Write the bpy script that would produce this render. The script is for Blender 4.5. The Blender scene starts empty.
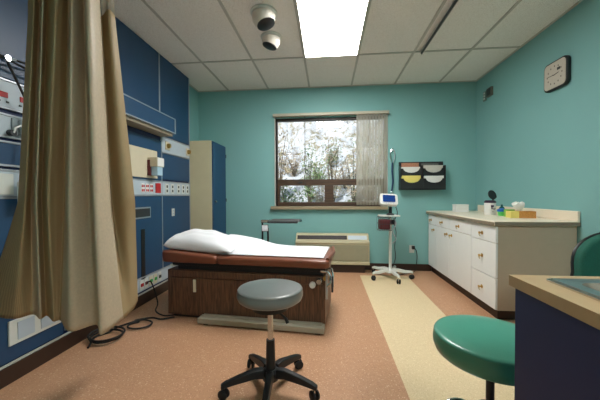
import bpy, bmesh, math, random
from mathutils import Vector, Matrix
random.seed(7)
PI = math.pi
S = bpy.context.scene
COL = S.collection

# ------------------------------------------------------------------ camera
FPX, YAW, PITCH, ROLL, CAMH = 290.3, .094, -.0165, -.004, 1.089
fw = Vector((-math.sin(YAW)*math.cos(PITCH), math.cos(YAW)*math.cos(PITCH), math.sin(PITCH)))
rt = Vector((math.cos(YAW), math.sin(YAW), 0)); up = rt.cross(fw)
r2 = rt*math.cos(ROLL)+up*math.sin(ROLL); u2 = -rt*math.sin(ROLL)+up*math.cos(ROLL)
cd = bpy.data.cameras.new('camera'); cam = bpy.data.objects.new('camera', cd); COL.objects.link(cam)
cd.sensor_width = 36; cd.lens = FPX/600*36; cd.clip_start = .02; cd.clip_end = 200
M3 = Matrix((r2, u2, -fw)).transposed()
cam.matrix_world = Matrix.Translation((0, 0, CAMH)) @ M3.to_4x4()
S.camera = cam

# ------------------------------------------------------------------ light
W = bpy.data.worlds.new('world'); S.world = W; W.use_nodes = True
wn = W.node_tree; wn.nodes.clear()
wo = wn.nodes.new('ShaderNodeOutputWorld'); wb = wn.nodes.new('ShaderNodeBackground')
sk = wn.nodes.new('ShaderNodeTexSky'); sk.sky_type = 'NISHITA'; sk.sun_disc = False
sk.sun_elevation = math.radians(42); sk.sun_rotation = math.radians(200); sk.air_density = 1.0; sk.dust_density = 2.0
wb.inputs['Strength'].default_value = 0.17
wn.links.new(sk.outputs[0], wb.inputs['Color']); wn.links.new(wb.outputs[0], wo.inputs['Surface'])
sd = bpy.data.lights.new('sun', 'SUN'); sun = bpy.data.objects.new('sun', sd); COL.objects.link(sun)
sd.energy = 4.8; sd.angle = math.radians(2); sd.color = (1, .96, .9)
sun.rotation_euler = (math.radians(48), 0, math.radians(-22))
LAMP = 30.0           # radiance of the ceiling light diffuser and its added unseen copy
S.view_settings.view_transform = 'Standard'; S.view_settings.look = 'None'
S.view_settings.exposure = 0.12; S.view_settings.gamma = 1.0; S.view_settings.use_curve_mapping = False

# ------------------------------------------------------------------ materials
def lin(c):
    return tuple(((v/255)/12.92 if v/255 <= .04045 else ((v/255+.055)/1.055)**2.4) for v in c)+(1,)
MATS = {}
def mat(name, rgb, rough=.5, metal=0, noise=.06, scale=20, bump=0, bscale=200, spec=.5, coat=0):
    if name in MATS: return MATS[name]
    m = bpy.data.materials.new(name); m.use_nodes = True; nt = m.node_tree; N = nt.nodes; L = nt.links
    b = N['Principled BSDF']; tc = N.new('ShaderNodeTexCoord')
    nz = N.new('ShaderNodeTexNoise'); nz.inputs['Scale'].default_value = scale; nz.inputs['Detail'].default_value = 4
    L.new(tc.outputs['Object'], nz.inputs['Vector'])
    mx = N.new('ShaderNodeMix'); mx.data_type = 'RGBA'
    c = lin(rgb)
    mx.inputs['A'].default_value = tuple(v*(1-noise*1.5) for v in c[:3])+(1,)
    mx.inputs['B'].default_value = tuple(min(1, v*(1+noise*1.5)) for v in c[:3])+(1,)
    L.new(nz.outputs['Fac'], mx.inputs['Factor']); L.new(mx.outputs['Result'], b.inputs['Base Color'])
    b.inputs['Roughness'].default_value = rough; b.inputs['Metallic'].default_value = metal
    b.inputs['Specular IOR Level'].default_value = spec; b.inputs['Coat Weight'].default_value = coat
    if bump:
        n2 = N.new('ShaderNodeTexNoise'); n2.inputs['Scale'].default_value = bscale
        L.new(tc.outputs['Object'], n2.inputs['Vector'])
        bp = N.new('ShaderNodeBump'); bp.inputs['Strength'].default_value = bump; bp.inputs['Distance'].default_value = .002
        L.new(n2.outputs['Fac'], bp.inputs['Height']); L.new(bp.outputs['Normal'], b.inputs['Normal'])
    MATS[name] = m; return m

teal = mat('teal_wall_paint', (124, 174, 172), .62, noise=.02, scale=3, bump=.25, bscale=260, spec=.35)
navy = mat('navy_laminate', (28, 66, 100), .42, noise=.07, scale=6, bump=.05)
navy_dark = mat('dark_navy_laminate', (18, 40, 84), .55, noise=.1, scale=7)
cream = mat('cream_laminate', (205, 196, 170), .5, noise=.03)
cream_cab = mat('white_laminate', (230, 233, 231), .4, noise=.015)
alu = mat('brushed_aluminium', (168, 175, 182), .38, .6, noise=.05)
chrome = mat('chrome', (205, 205, 205), .14, 1, noise=.03)
steel = mat('stainless_steel', (150, 156, 158), .28, .9, noise=.06, scale=60)
stripw = mat('pale_service_strip', (176, 190, 200), .45, noise=.03)
white = mat('white_plastic', (225, 226, 222), .4, noise=.02)
whitep = mat('white_painted_metal', (206, 210, 204), .4, noise=.03)
black = mat('black_plastic', (20, 20, 22), .42, noise=.15)
blackrub = mat('black_rubber', (16, 16, 17), .6, noise=.15)
darkgrey = mat('dark_grey_metal', (58, 60, 62), .4, .4)
red = mat('red_plastic', (178, 30, 34), .4)
green = mat('green_plastic', (50, 160, 72), .4)
blue = mat('blue_plastic', (30, 90, 170), .4)
yellow = mat('yellow_card', (222, 206, 110), .6)
orange = mat('orange_patterned_card', (190, 132, 62), .6, noise=.3, scale=90)
brownv = mat('dark_brown_vinyl_base', (52, 34, 24), .5, noise=.12)
bronze = mat('bronze_window_frame', (54, 46, 42), .4, .3)
vinyl_b = mat('brown_vinyl', (118, 68, 48), .32, noise=.1, scale=9, bump=.1, bscale=120)
vinyl_grey = mat('grey_vinyl', (108, 112, 110), .3, noise=.06, scale=12, bump=.15, bscale=180, coat=.1)
vinyl_green = mat('green_vinyl', (72, 148, 126), .3, noise=.06, scale=10, bump=.15, bscale=180, coat=.1)
fab_green = mat('dark_green_fabric', (14, 84, 68), .85, noise=.25, scale=150, bump=.4)
linen = mat('white_linen', (226, 228, 232), .8, noise=.015, scale=8, bump=.15, bscale=60)
paper = mat('white_paper', (222, 222, 216), .7, noise=.03)
olive = mat('olive_painted_metal', (158, 150, 132), .45, noise=.06)
beige = mat('beige_metal_cover', (182, 174, 142), .45, noise=.03)
maroon = mat('maroon_plastic', (92, 26, 34), .5)
brass = mat('brass', (196, 160, 92), .3, .9)
counter = mat('cream_speckled_laminate', (232, 220, 198), .32, noise=.08, scale=300)
counter_tan = mat('tan_laminate', (176, 150, 112), .38, noise=.07, scale=26)
counter_edge = mat('taupe_edge_laminate', (128, 116, 98), .45, noise=.06)
trimw = mat('pale_trim', (184, 186, 178), .45, noise=.02)
tbar = mat('ceiling_grid_paint', (186, 184, 176), .5, noise=.02)
pinkish = mat('tan_brown_card', (172, 120, 92), .6, noise=.3, scale=60)

def wood(name, c1, c2, scale=6, rough=.4, axis='X'):
    m = bpy.data.materials.new(name); m.use_nodes = True; nt = m.node_tree; N = nt.nodes; L = nt.links
    b = N['Principled BSDF']; tc = N.new('ShaderNodeTexCoord'); mp = N.new('ShaderNodeMapping')
    mp.inputs['Scale'].default_value = {'Z': (14, 14, 1), 'X': (1, 14, 14)}[axis]
    wv = N.new('ShaderNodeTexNoise'); wv.inputs['Scale'].default_value = scale; wv.inputs['Detail'].default_value = 6; wv.inputs['Distortion'].default_value = 1.2
    cr = N.new('ShaderNodeValToRGB'); cr.color_ramp.elements[0].position = .35; cr.color_ramp.elements[1].position = .68
    cr.color_ramp.elements[0].color = lin(c1); cr.color_ramp.elements[1].color = lin(c2)
    L.new(tc.outputs['Object'], mp.inputs['Vector']); L.new(mp.outputs[0], wv.inputs['Vector']); L.new(wv.outputs['Fac'], cr.inputs[0])
    L.new(cr.outputs[0], b.inputs['Base Color']); b.inputs['Roughness'].default_value = rough
    return m
wood_bed = wood('walnut_laminate', (64, 42, 30), (112, 78, 56), 5, .38, 'Z')
wood_win = wood('brown_window_wood', (56, 40, 28), (84, 62, 44), 4, .45, 'X')

def floor_mat():
    m = bpy.data.materials.new('speckled_vinyl_floor'); m.use_nodes = True; nt = m.node_tree; N = nt.nodes; L = nt.links
    b = N['Principled BSDF']; tc = N.new('ShaderNodeTexCoord'); sx = N.new('ShaderNodeSeparateXYZ')
    L.new(tc.outputs['Object'], sx.inputs[0])
    def gt(sock, v, op='GREATER_THAN'):
        n = N.new('ShaderNodeMath'); n.operation = op; L.new(sock, n.inputs[0]); n.inputs[1].default_value = v; return n.outputs[0]
    def mul(a, c):
        n = N.new('ShaderNodeMath'); n.operation = 'MULTIPLY'; L.new(a, n.inputs[0]); L.new(c, n.inputs[1]); return n.outputs[0]
    mask = mul(mul(gt(sx.outputs[0], .435), gt(sx.outputs[0], 1.06, 'LESS_THAN')), gt(sx.outputs[1], 3.98, 'LESS_THAN'))
    def chips(scale, thr, seed):
        mp = N.new('ShaderNodeMapping'); mp.inputs['Location'].default_value = (seed, seed*2, 0); L.new(tc.outputs['Object'], mp.inputs[0])
        v = N.new('ShaderNodeTexVoronoi'); v.inputs['Scale'].default_value = scale; L.new(mp.outputs[0], v.inputs['Vector'])
        s = N.new('ShaderNodeSeparateColor'); L.new(v.outputs['Color'], s.inputs[0]); 
        return mul(gt(s.outputs[0], thr), gt(v.outputs['Distance'], .42, 'LESS_THAN')), s.outputs[1]
    def mix(fac, A, B):
        x = N.new('ShaderNodeMix'); x.data_type = 'RGBA'; L.new(fac, x.inputs['Factor'])
        for k, s in (('A', A), ('B', B)):
            if isinstance(s, tuple): x.inputs[k].default_value = s
            else: L.new(s, x.inputs[k])
        return x.outputs['Result']
    nz = N.new('ShaderNodeTexNoise'); nz.inputs['Scale'].default_value = 60; nz.inputs['Detail'].default_value = 5; L.new(tc.outputs['Object'], nz.inputs['Vector'])
    salmon = mix(nz.outputs['Fac'], lin((176, 132, 100)), lin((194, 150, 116)))
    crm = mix(nz.outputs['Fac'], lin((210, 188, 146)), lin((226, 206, 168)))
    c1, _ = chips(130, .72, 0); c2, _ = chips(150, .80, 5); c3, _ = chips(110, .92, 9)
    salmon = mix(c1, salmon, lin((202, 160, 128))); salmon = mix(c2, salmon, lin((166, 118, 92))); salmon = mix(c3, salmon, lin((212, 180, 150)))
    crm = mix(c1, crm, lin((232, 214, 178))); crm = mix(c2, crm, lin((204, 182, 142)))
    L.new(mix(mask, salmon, crm), b.inputs['Base Color'])
    b.inputs['Roughness'].default_value = .42; b.inputs['Specular IOR Level'].default_value = .4
    return m

def ceil_mat():
    m = bpy.data.materials.new('mineral_ceiling_tile'); m.use_nodes = True; nt = m.node_tree; N = nt.nodes; L = nt.links
    b = N['Principled BSDF']; tc = N.new('ShaderNodeTexCoord')
    v = N.new('ShaderNodeTexNoise'); v.inputs['Scale'].default_value = 150; v.inputs['Detail'].default_value = 3; L.new(tc.outputs['Object'], v.inputs['Vector'])
    cr = N.new('ShaderNodeValToRGB'); cr.color_ramp.elements[0].position = .33; cr.color_ramp.elements[1].position = .5
    cr.color_ramp.elements[0].color = lin((216, 211, 203)); cr.color_ramp.elements[1].color = lin((244, 241, 236))
    L.new(v.outputs['Fac'], cr.inputs[0]); L.new(cr.outputs[0], b.inputs['Base Color']); b.inputs['Roughness'].default_value = .9
    return m

def glass_mat(name='window_glass', tint=(.93, .96, .96, 1)):
    m = bpy.data.materials.new(name); m.use_nodes = True; nt = m.node_tree; N = nt.nodes; L = nt.links
    N.remove(N['Principled BSDF']); out = N['Material Output']
    t = N.new('ShaderNodeBsdfTransparent'); t.inputs[0].default_value = tint
    g = N.new('ShaderNodeBsdfGlossy'); g.inputs['Roughness'].default_value = .01
    f = N.new('ShaderNodeFresnel'); f.inputs[0].default_value = 1.5
    x = N.new('ShaderNodeMixShader'); L.new(f.outputs[0], x.inputs[0]); L.new(t.outputs[0], x.inputs[1]); L.new(g.outputs[0], x.inputs[2]); L.new(x.outputs[0], out.inputs[0])
    return m

def fabric_mat(name, rgb, trans=.25, see=0, wavy=True):
    m = bpy.data.materials.new(name); m.use_nodes = True; nt = m.node_tree; N = nt.nodes; L = nt.links
    N.remove(N['Principled BSDF']); out = N['Material Output']; tc = N.new('ShaderNodeTexCoord')
    d = N.new('ShaderNodeBsdfDiffuse'); t = N.new('ShaderNodeBsdfTranslucent'); g = N.new('ShaderNodeBsdfGlossy'); g.inputs['Roughness'].default_value = .45
    c = lin(rgb)
    mx = N.new('ShaderNodeMix'); mx.data_type = 'RGBA'
    mx.inputs['A'].default_value = tuple(v*.82 for v in c[:3])+(1,); mx.inputs['B'].default_value = tuple(min(1, v*1.08) for v in c[:3])+(1,)
    if wavy:
        wv = N.new('ShaderNodeTexWave'); wv.wave_type = 'BANDS'; wv.bands_direction = 'X'
        wv.inputs['Scale'].default_value = 26; wv.inputs['Distortion'].default_value = 3.5; wv.inputs['Detail'].default_value = 2; wv.inputs['Detail Scale'].default_value = .6
        L.new(tc.outputs['UV'], wv.inputs['Vector']); L.new(wv.outputs['Fac'], mx.inputs['Factor'])
        bp = N.new('ShaderNodeBump'); bp.inputs['Strength'].default_value = .3; bp.inputs['Distance'].default_value = .003
        L.new(wv.outputs['Fac'], bp.inputs['Height'])
        for s in (d, g): L.new(bp.outputs[0], s.inputs['Normal'])
    else:
        nz = N.new('ShaderNodeTexNoise'); nz.inputs['Scale'].default_value = 80; L.new(tc.outputs['Object'], nz.inputs['Vector']); L.new(nz.outputs['Fac'], mx.inputs['Factor'])
    L.new(mx.outputs['Result'], d.inputs[0]); L.new(mx.outputs['Result'], t.inputs[0])
    x = N.new('ShaderNodeMixShader'); x.inputs[0].default_value = trans; L.new(d.outputs[0], x.inputs[1]); L.new(t.outputs[0], x.inputs[2])
    y = N.new('ShaderNodeMixShader'); y.inputs[0].default_value = .05; L.new(x.outputs[0], y.inputs[1]); L.new(g.outputs[0], y.inputs[2])
    res = y
    if see:
        tr = N.new('ShaderNodeBsdfTransparent'); z = N.new('ShaderNodeMixShader'); z.inputs[0].default_value = see
        L.new(y.outputs[0], z.inputs[1]); L.new(tr.outputs[0], z.inputs[2]); res = z
    L.new(res.outputs[0], out.inputs[0]); return m

def emit_mat(name, rgb, s):
    m = bpy.data.materials.new(name); m.use_nodes = True; nt = m.node_tree; N = nt.nodes; L = nt.links
    b = N['Principled BSDF']; tc = N.new('ShaderNodeTexCoord'); nz = N.new('ShaderNodeTexNoise'); nz.inputs['Scale'].default_value = 300
    L.new(tc.outputs['Object'], nz.inputs[0]); mx = N.new('ShaderNodeMix'); mx.data_type = 'RGBA'; L.new(nz.outputs['Fac'], mx.inputs['Factor'])
    mx.inputs['A'].default_value = tuple(rgb)+(1,); mx.inputs['B'].default_value = tuple(v*.98 for v in rgb)+(1,)
    b.inputs['Base Color'].default_value = (.8, .8, .8, 1)
    L.new(mx.outputs['Result'], b.inputs['Emission Color']); b.inputs['Emission Strength'].default_value = s; return m

# ------------------------------------------------------------------ mesh helpers
class MB:
    def __init__(s): s.bm = bmesh.new()
    def box(s, x0, x1, y0, y1, z0, z1, rz=0, piv=None):
        vs = [s.bm.verts.new((x, y, z)) for x in (x0, x1) for y in (y0, y1) for z in (z0, z1)]
        for f in ((0,1,3,2),(4,6,7,5),(0,4,5,1),(2,3,7,6),(0,2,6,4),(1,5,7,3)): s.bm.faces.new([vs[i] for i in f])
        if rz:
            c = Vector(piv or ((x0+x1)/2, (y0+y1)/2, 0)); R = Matrix.Rotation(rz, 3, 'Z')
            for v in vs: v.co = R@(v.co-c)+c
        return s
    def tube(s, pts, r, n=10, closed=False):
        pts = [Vector(p) for p in pts]; rr = r if isinstance(r, (list, tuple)) else [r]*len(pts)
        rings = []; T0 = None; A = None
        for i, p in enumerate(pts):
            a = pts[max(i-1, 0)]; b = pts[min(i+1, len(pts)-1)]; t = (b-a).normalized()
            if A is None:
                A = t.orthogonal().normalized()
            else:
                A = (A - t*A.dot(t)); A = A.normalized() if A.length > 1e-6 else t.orthogonal().normalized()
            B = t.cross(A)
            rings.append([s.bm.verts.new(p+(A*math.cos(2*PI*k/n)+B*math.sin(2*PI*k/n))*rr[i]) for k in range(n)])
        for i in range(len(rings)-1):
            for k in range(n): s.bm.faces.new((rings[i][k], rings[i][(k+1)%n], rings[i+1][(k+1)%n], rings[i+1][k]))
        s.bm.faces.new(rings[0][::-1]); s.bm.faces.new(rings[-1]); return s
    def lathe(s, prof, c=(0,0,0), n=32, axis=(0,0,1)):
        q = Vector((0,0,1)).rotation_difference(Vector(axis)); c = Vector(c); rings = []
        for r, z in prof:
            if r < 1e-5: rings.append([s.bm.verts.new(c+q@Vector((0,0,z)))])
            else: rings.append([s.bm.verts.new(c+q@Vector((r*math.cos(2*PI*k/n), r*math.sin(2*PI*k/n), z))) for k in range(n)])
        for a, b in zip(rings, rings[1:]):
            for k in range(n):
                k2 = (k+1)%n
                if len(a) == 1 and len(b) == 1: continue
                if len(a) == 1: s.bm.faces.new((a[0], b[k], b[k2]))
                elif len(b) == 1: s.bm.faces.new((a[k], a[k2], b[0]))
                else: s.bm.faces.new((a[k], a[k2], b[k2], b[k]))
        if len(rings[0]) > 1: s.bm.faces.new(rings[0][::-1])
        if len(rings[-1]) > 1: s.bm.faces.new(rings[-1])
        return s
    def prism(s, poly, o, U, V, Wv):
        o, U, V, Wv = map(Vector, (o, U, V, Wv))
        a = [s.bm.verts.new(o+U*p[0]+V*p[1]) for p in poly]; b = [s.bm.verts.new(v.co+Wv) for v in a]
        n = len(poly); s.bm.faces.new(a[::-1]); s.bm.faces.new(b)
        for k in range(n): s.bm.faces.new((a[k], a[(k+1)%n], b[(k+1)%n], b[k]))
        return s
    def grid(s, P, thick=0, uv=False):
        V = [[s.bm.verts.new(p) for p in row] for row in P]
        lay = s.bm.loops.layers.uv.new('UVMap') if uv else None
        for i in range(len(P)-1):
            for j in range(len(P[0])-1):
                f = s.bm.faces.new((V[i][j], V[i][j+1], V[i+1][j+1], V[i+1][j]))
                if uv:
                    for lp, (a, b) in zip(f.loops, ((i,j),(i,j+1),(i+1,j+1),(i+1,j))): lp[lay].uv = uv(a, b)
        return s
    def build(s, name, m, parent=None, bevel=0, smooth=None, sub=0, solid=0, seg=2):
        bmesh.ops.recalc_face_normals(s.bm, faces=s.bm.faces[:])
        me = bpy.data.meshes.new(name); s.bm.to_mesh(me); s.bm.free(); me.materials.append(m)
        o = bpy.data.objects.new(name, me); COL.objects.link(o)
        if solid:
            d = o.modifiers.new('solid', 'SOLIDIFY'); d.thickness = solid; d.offset = 0
        if bevel:
            d = o.modifiers.new('bevel', 'BEVEL'); d.width = bevel; d.segments = seg; d.limit_method = 'ANGLE'; d.angle_limit = .7
        if sub:
            d = o.modifiers.new('sub', 'SUBSURF'); d.levels = sub; d.render_levels = sub
        if smooth or sub:
            for p in me.polygons: p.use_smooth = True
            if smooth and not sub: me.set_sharp_from_angle(angle=smooth)
        if parent is not None: o.parent = parent
        return o
SM = math.radians(38)
def tag(o, label=None, cat=None, group=None, kind=None):
    if label: o['label'] = label
    if cat: o['category'] = cat
    if group: o['group'] = group
    if kind: o['kind'] = kind
    return o
def thing(name, label, cat, loc=(0,0,0), rz=0, group=None):
    o = bpy.data.objects.new(name, None); COL.objects.link(o); o.location = loc; o.rotation_euler = (0,0,rz); o.empty_display_size = .1
    return tag(o, label, cat, group)
def struct(o): return tag(o, kind='structure')
def copy_tree(o, parent=None):
    c = o.copy(); COL.objects.link(c); c.parent = parent
    for k in list(o.children): copy_tree(k, c)
    return c
def box(name, m, parent, x0, x1, y0, y1, z0, z1, bevel=.002, label=None):
    o = MB().box(x0, x1, y0, y1, z0, z1).build(name, m, parent, bevel)
    if label: o['label'] = label
    return o

# ------------------------------------------------------------------ structure
XL, XR, YB, YF, HC = -1.96, 2.079, 4.293, -1.85, 2.675
struct(MB().box(XL-.2, XR+.2, YF-.2, YB+.2, -.12, 0).build('floor', floor_mat()))
struct(MB().box(XL-.2, XR+.2, YF-.2, YB+.2, HC, HC+.15).build('ceiling', ceil_mat()))
struct(MB().box(XL-.2, XL, YF-.2, YB+.2, 0, HC).build('wall_left', teal))
struct(MB().box(XR, XR+.2, YF-.2, YB+.2, 0, HC).build('wall_right', teal))
struct(MB().box(XL, XR, YF-.2, YF, 0, HC).build('wall_front', teal))
WX0, WX1, WZ0, WZ1 = -.768, .850, .925, 2.235
w = MB(); w.box(XL, WX0, YB, YB+.2, 0, HC); w.box(WX1, XR, YB, YB+.2, 0, HC); w.box(WX0, WX1, YB, YB+.2, 0, WZ0); w.box(WX0, WX1, YB, YB+.2, WZ1, HC)
struct(w.build('wall_back', teal))
# suspended ceiling grid
g = MB(); X0 = -1.48
for k in range(-1, 7):
    x = X0+.61*k
    if XL < x < XR: g.box(x-.012, x+.012, YF, YB, HC-.008, HC)
for k in range(-4, 1):
    y = 3.35+1.22*k
    if y > YF: g.box(XL, XR, y-.012, y+.012, HC-.0075, HC)
g.box(XL, XL+.02, YF, YB, HC-.009, HC); g.box(XR-.02, XR, YF, YB, HC-.009, HC); g.box(XL, XR, YB-.02, YB, HC-.009, HC); g.box(XL, XR, YF, YF+.02, HC-.009, HC)
struct(g.build('trim_1', tbar))
# baseboards
struct(box('baseboard_back', brownv, None, -1.50, 1.475, YB-.014, YB, 0, .095))
struct(box('baseboard_left', brownv, None, -1.85, -1.836, 1.0, 3.77, 0, .105))
struct(box('trim_2', trimw, None, -1.85, -1.842, 1.0, 3.77, .106, .118, 0))
struct(box('baseboard_front', brownv, None, XL, XR, YF, YF+.014, 0, .095))
struct(box('baseboard_right', brownv, None, XR-.014, XR, .9, 2.6, 0, .095))

# ------------------------------------------------------------------ window
win = bpy.data.objects.new('window_1', None); COL.objects.link(win); struct(win); win.location = (.04, YB, WZ0)
def wp(name, m, *a, bevel=.003):
    x0, x1, y0, y1, z0, z1 = a
    return box(name, m, win, x0-.04, x1-.04, y0-YB, y1-YB, z0-WZ0, z1-WZ0, bevel)
yf0, yf1 = YB+.05, YB+.10
f = MB()
for a in ((WX0, WX0+.022, 0), (WX1-.022, WX1, 0)): f.box(a[0]-.04, a[1]-.04, .04, .11, 0, WZ1-WZ0)
f.box(WX0-.04, WX1-.04, .04, .11, WZ1-WZ0-.035, WZ1-WZ0); 
f.build('window_frame', bronze, win, .003)
wp('transom', wood_win, WX0+.022, WX1-.022, yf0-.02, yf1, 1.235, 1.325)
wp('bottom_rail', wood_win, WX0+.022, WX1-.022, yf0-.02, yf1, WZ0, .985)
wp('stile', wood_win, WX0+.022, WX0+.055, yf0-.02, yf1, .985, 1.235)
wp('stile', wood_win, WX1-.055, WX1-.022, yf0-.02, yf1, .985, 1.235)
wp('mullion', wood_win, -.04, .092, yf0-.02, yf1, .985, 1.235)
wp('hinge', darkgrey, -.43, -.37, yf0-.03, yf0-.02, 1.27, 1.29)
gl = glass_mat()
P = MB(); P.box(WX0-.02, WX1-.06, .070, .074, .395, WZ1-WZ0-.03)
o = P.build('pane', gl, win)
for v in o.data.vertices:      # pane tilted slightly to lower the ceiling light's reflection in it
    v.co.y += (v.co.z-.395)*.012
wp('pane', gl, WX0+.05, -.05, YB+.07, YB+.074, .98, 1.24, bevel=0)
wp('pane', gl, .08, WX1-.05, YB+.07, YB+.074, .98, 1.24, bevel=0)
wp('window_casing', trimw, WX0-.018, WX0, YB-.008, YB+.05, WZ0, WZ1+.01)
wp('window_casing', trimw, WX1, WX1+.018, YB-.008, YB+.05, WZ0, WZ1+.01)
wp('window_sill', mat('sill_paint', (150, 138, 112), .45), -.835, .862, YB-.055, YB+.04, .878, WZ0)

# blind
bl = thing('vertical_blind', 'sheer cream vertical blind drawn to the right side of the window', 'blind', (.04, YB-.05, .94))
box('headrail', mat('headrail_cream', (176, 170, 150), .5), bl, -.835, .835, -.02, .042, 1.305, 1.345, .004)
sheer = fabric_mat('sheer_blind_fabric', (228, 224, 210), .55, .42, False)
for k in range(10):
    x = .395+k*.043; mb = MB(); a = math.radians(24 if k % 2 else 34); hw = .0245
    mb.grid([[(x+math.cos(a)*hw*t, math.sin(a)*hw*t-.0+.006*math.cos(t*1.5), z) for t in (-1, -.5, 0, .5, 1)] for z in (0, .4, .9, 1.305)])
    mb.build('slat', sheer, bl, solid=.0008, smooth=SM)
MB().tube([(-.365, .01, 1.31), (-.365, .01, .28)], .0035, 6).build('pull_cord', darkgrey, bl)

# hillside outside
def fbm(x, y):
    return (math.sin(x*1.3+y*.7)+math.sin(x*2.9-y*2.1+1.3)*.5+math.sin(x*6.1+y*5.3+.4)*.28+math.sin(x*11.7-y*9.1)*.16)
def hz(x, y):
    t = max(0, y-5.4); return -.1+t*.62+.11*t*fbm(x, y)*min(1, .35+t*.1)
rows = []
for j in range(90):
    y = 4.9+j*.17*(1+j*.012); rows.append([(x*.2-11, y, hz(x*.2-11, y)+random.uniform(-.05, .05)*min(1.5, max(.1, (y-5.2)))) for x in range(111)])
rock = bpy.data.materials.new('pale_rock_slope'); rock.use_nodes = True
N = rock.node_tree.nodes; L = rock.node_tree.links; tc = N.new('ShaderNodeTexCoord')
n1 = N.new('ShaderNodeTexNoise'); n1.inputs['Scale'].default_value = 3.4; n1.inputs['Detail'].default_value = 12; n1.inputs['Roughness'].default_value = .72; n1.inputs['Distortion'].default_value = .8
cr = N.new('ShaderNodeValToRGB'); e = cr.color_ramp.elements
e[0].position = .34; e[0].color = lin((104, 106, 76)); e[1].position = .68; e[1].color = lin((214, 218, 226))
for p_, c_ in ((.43, (150, 142, 122)), (.48, (178, 180, 184)), (.56, (198, 202, 208))):
    q = e.new(p_); q.color = lin(c_)
L.new(tc.outputs['Object'], n1.inputs[0]); L.new(n1.outputs['Fac'], cr.inputs[0]); L.new(cr.outputs[0], N['Principled BSDF'].inputs['Base Color']); N['Principled BSDF'].inputs['Roughness'].default_value = .95
hill = MB().grid(rows).build('rocky_hillside', rock); struct(hill)
def leaf_mat(name, a, b):
    m = bpy.data.materials.new(name); m.use_nodes = True; N = m.node_tree.nodes; L = m.node_tree.links
    tc = N.new('ShaderNodeTexCoord'); n = N.new('ShaderNodeTexNoise'); n.inputs['Scale'].default_value = 9; cr = N.new('ShaderNodeValToRGB')
    cr.color_ramp.elements[0].position = .35; cr.color_ramp.elements[1].position = .65; cr.color_ramp.elements[0].color = lin(a); cr.color_ramp.elements[1].color = lin(b)
    L.new(tc.outputs['Object'], n.inputs[0]); L.new(n.outputs['Fac'], cr.inputs[0]); L.new(cr.outputs[0], N['Principled BSDF'].inputs['Base Color']); N['Principled BSDF'].inputs['Roughness'].default_value = .7
    return m
leafg = leaf_mat('green_leaves', (72, 98, 58), (146, 166, 112)); leafb = leaf_mat('brown_dry_leaves', (140, 118, 92), (196, 180, 156)); twig = mat('grey_brown_twig', (96, 84, 70), .8)
def shrub(x, y, h, w_, lm, label, n):
    z0 = hz(x, y)-.03; t = thing('shrub', label, 'shrub', (x, y, z0), 0, 'shrubs on the slope outside the window')
    mb = MB(); tips = []
    for k in range(11):
        a = random.uniform(0, 2*PI); r = random.uniform(.2, .5)*w_; hh = random.uniform(.55, 1)*h
        p1 = Vector((math.cos(a)*r*.4, math.sin(a)*r*.4, hh*.5)); p2 = Vector((math.cos(a)*r, math.sin(a)*r, hh))
        mb.tube([(0, 0, 0), p1, p2], [.014, .008, .003], 5); tips += [p1, p2, (p1+p2)/2, p1*.7]
    mb.build('stem', twig, t)
    mb = MB()
    for k in range(n):
        c = random.choice(tips)+Vector([random.gauss(0, .13*w_) for _ in range(3)]); c.z = max(.03, c.z)
        d = Vector([random.gauss(0, 1) for _ in range(3)]).normalized(); e_ = d.orthogonal().normalized(); s_ = random.uniform(.018, .04)
        mb.bm.faces.new([mb.bm.verts.new(c+q) for q in (-d*s_, e_*s_*.5, d*s_, -e_*s_*.5)])
    mb.build('foliage', lm, t)
SH = [(-.8, 6.0, 1.15, .65, leafg, 'green leafy shrub low at the left edge of the window', 900), (-.1, 6.15, .95, .6, leafb, 'dry brown shrub behind the middle of the lower left pane', 700),
      (.58, 6.0, .85, .6, leafg, 'green shrub seen low through the lower right pane', 800), (1.25, 6.2, 1.3, .7, leafg, 'tall green shrub behind the blind slats at right', 900),
      (-1.75, 7.3, .9, .8, leafb, 'brown dry shrub higher up the slope at far left of the window', 600), (-.2, 8.0, .7, .8, leafg, 'small green shrub up the slope left of the window centre', 500),
      (.45, 7.8, .7, .7, leafb, 'sparse brown shrub up the slope right of the window centre', 450), (1.7, 8.4, .9, .9, leafg, 'green shrub up the slope behind the blind slats', 600)]
SH += [(-1.0, 8.9, .8, .8, leafb, 'dry brown shrub high on the slope at the left of the window', 420), (.1, 8.6, .7, .7, leafg, 'small green shrub high on the slope near the window centre', 380), (1.0, 7.0, .6, .35, leafb, 'low brown shrub between the green shrubs near the blind', 350)]
SH += [(-1.2, 6.95, 1.9, .7, leafb, 'tall sparse brown shrub reaching up at the left of the upper pane', 500), (-.42, 6.9, 1.6, .5, leafg, 'upright green shrub in the left half of the upper pane', 420),
       (.14, 6.95, 1.7, .5, leafb, 'upright brown shrub behind the middle of the upper pane', 420), (.6, 6.75, 1.5, .42, leafb, 'pale brown shrub just left of the blind', 380), (.95, 7.5, 1.6, .6, leafg, 'upright green shrub behind the left slats of the blind', 420)]
for s_ in SH: shrub(*s_)

# ------------------------------------------------------------------ ceiling lights
em = emit_mat('lit_diffuser', (1, .975, .945), LAMP)
cl = thing('ceiling_light', 'bright recessed rectangular ceiling light panel above the exam table', 'ceiling light', (.045, 2.74, HC-.012))
fr = MB(); fr.box(-.3, -.285, -.605, .605, -.003, .012); fr.box(.285, .3, -.605, .605, -.003, .012); fr.box(-.285, .285, -.605, -.59, -.003, .012); fr.box(-.285, .285, .59, .605, -.003, .012)
fr.build('frame', tbar, cl); MB().box(-.285, .285, -.59, .59, 0, .010).build('diffuser', em, cl)
c2 = copy_tree(cl); c2.location = (1.265, -.92, HC-.012); c2['label'] = 'added unseen fill light panel on the ceiling behind the camera';  # unseen copy of the light panel, added to fill the foreground

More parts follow.
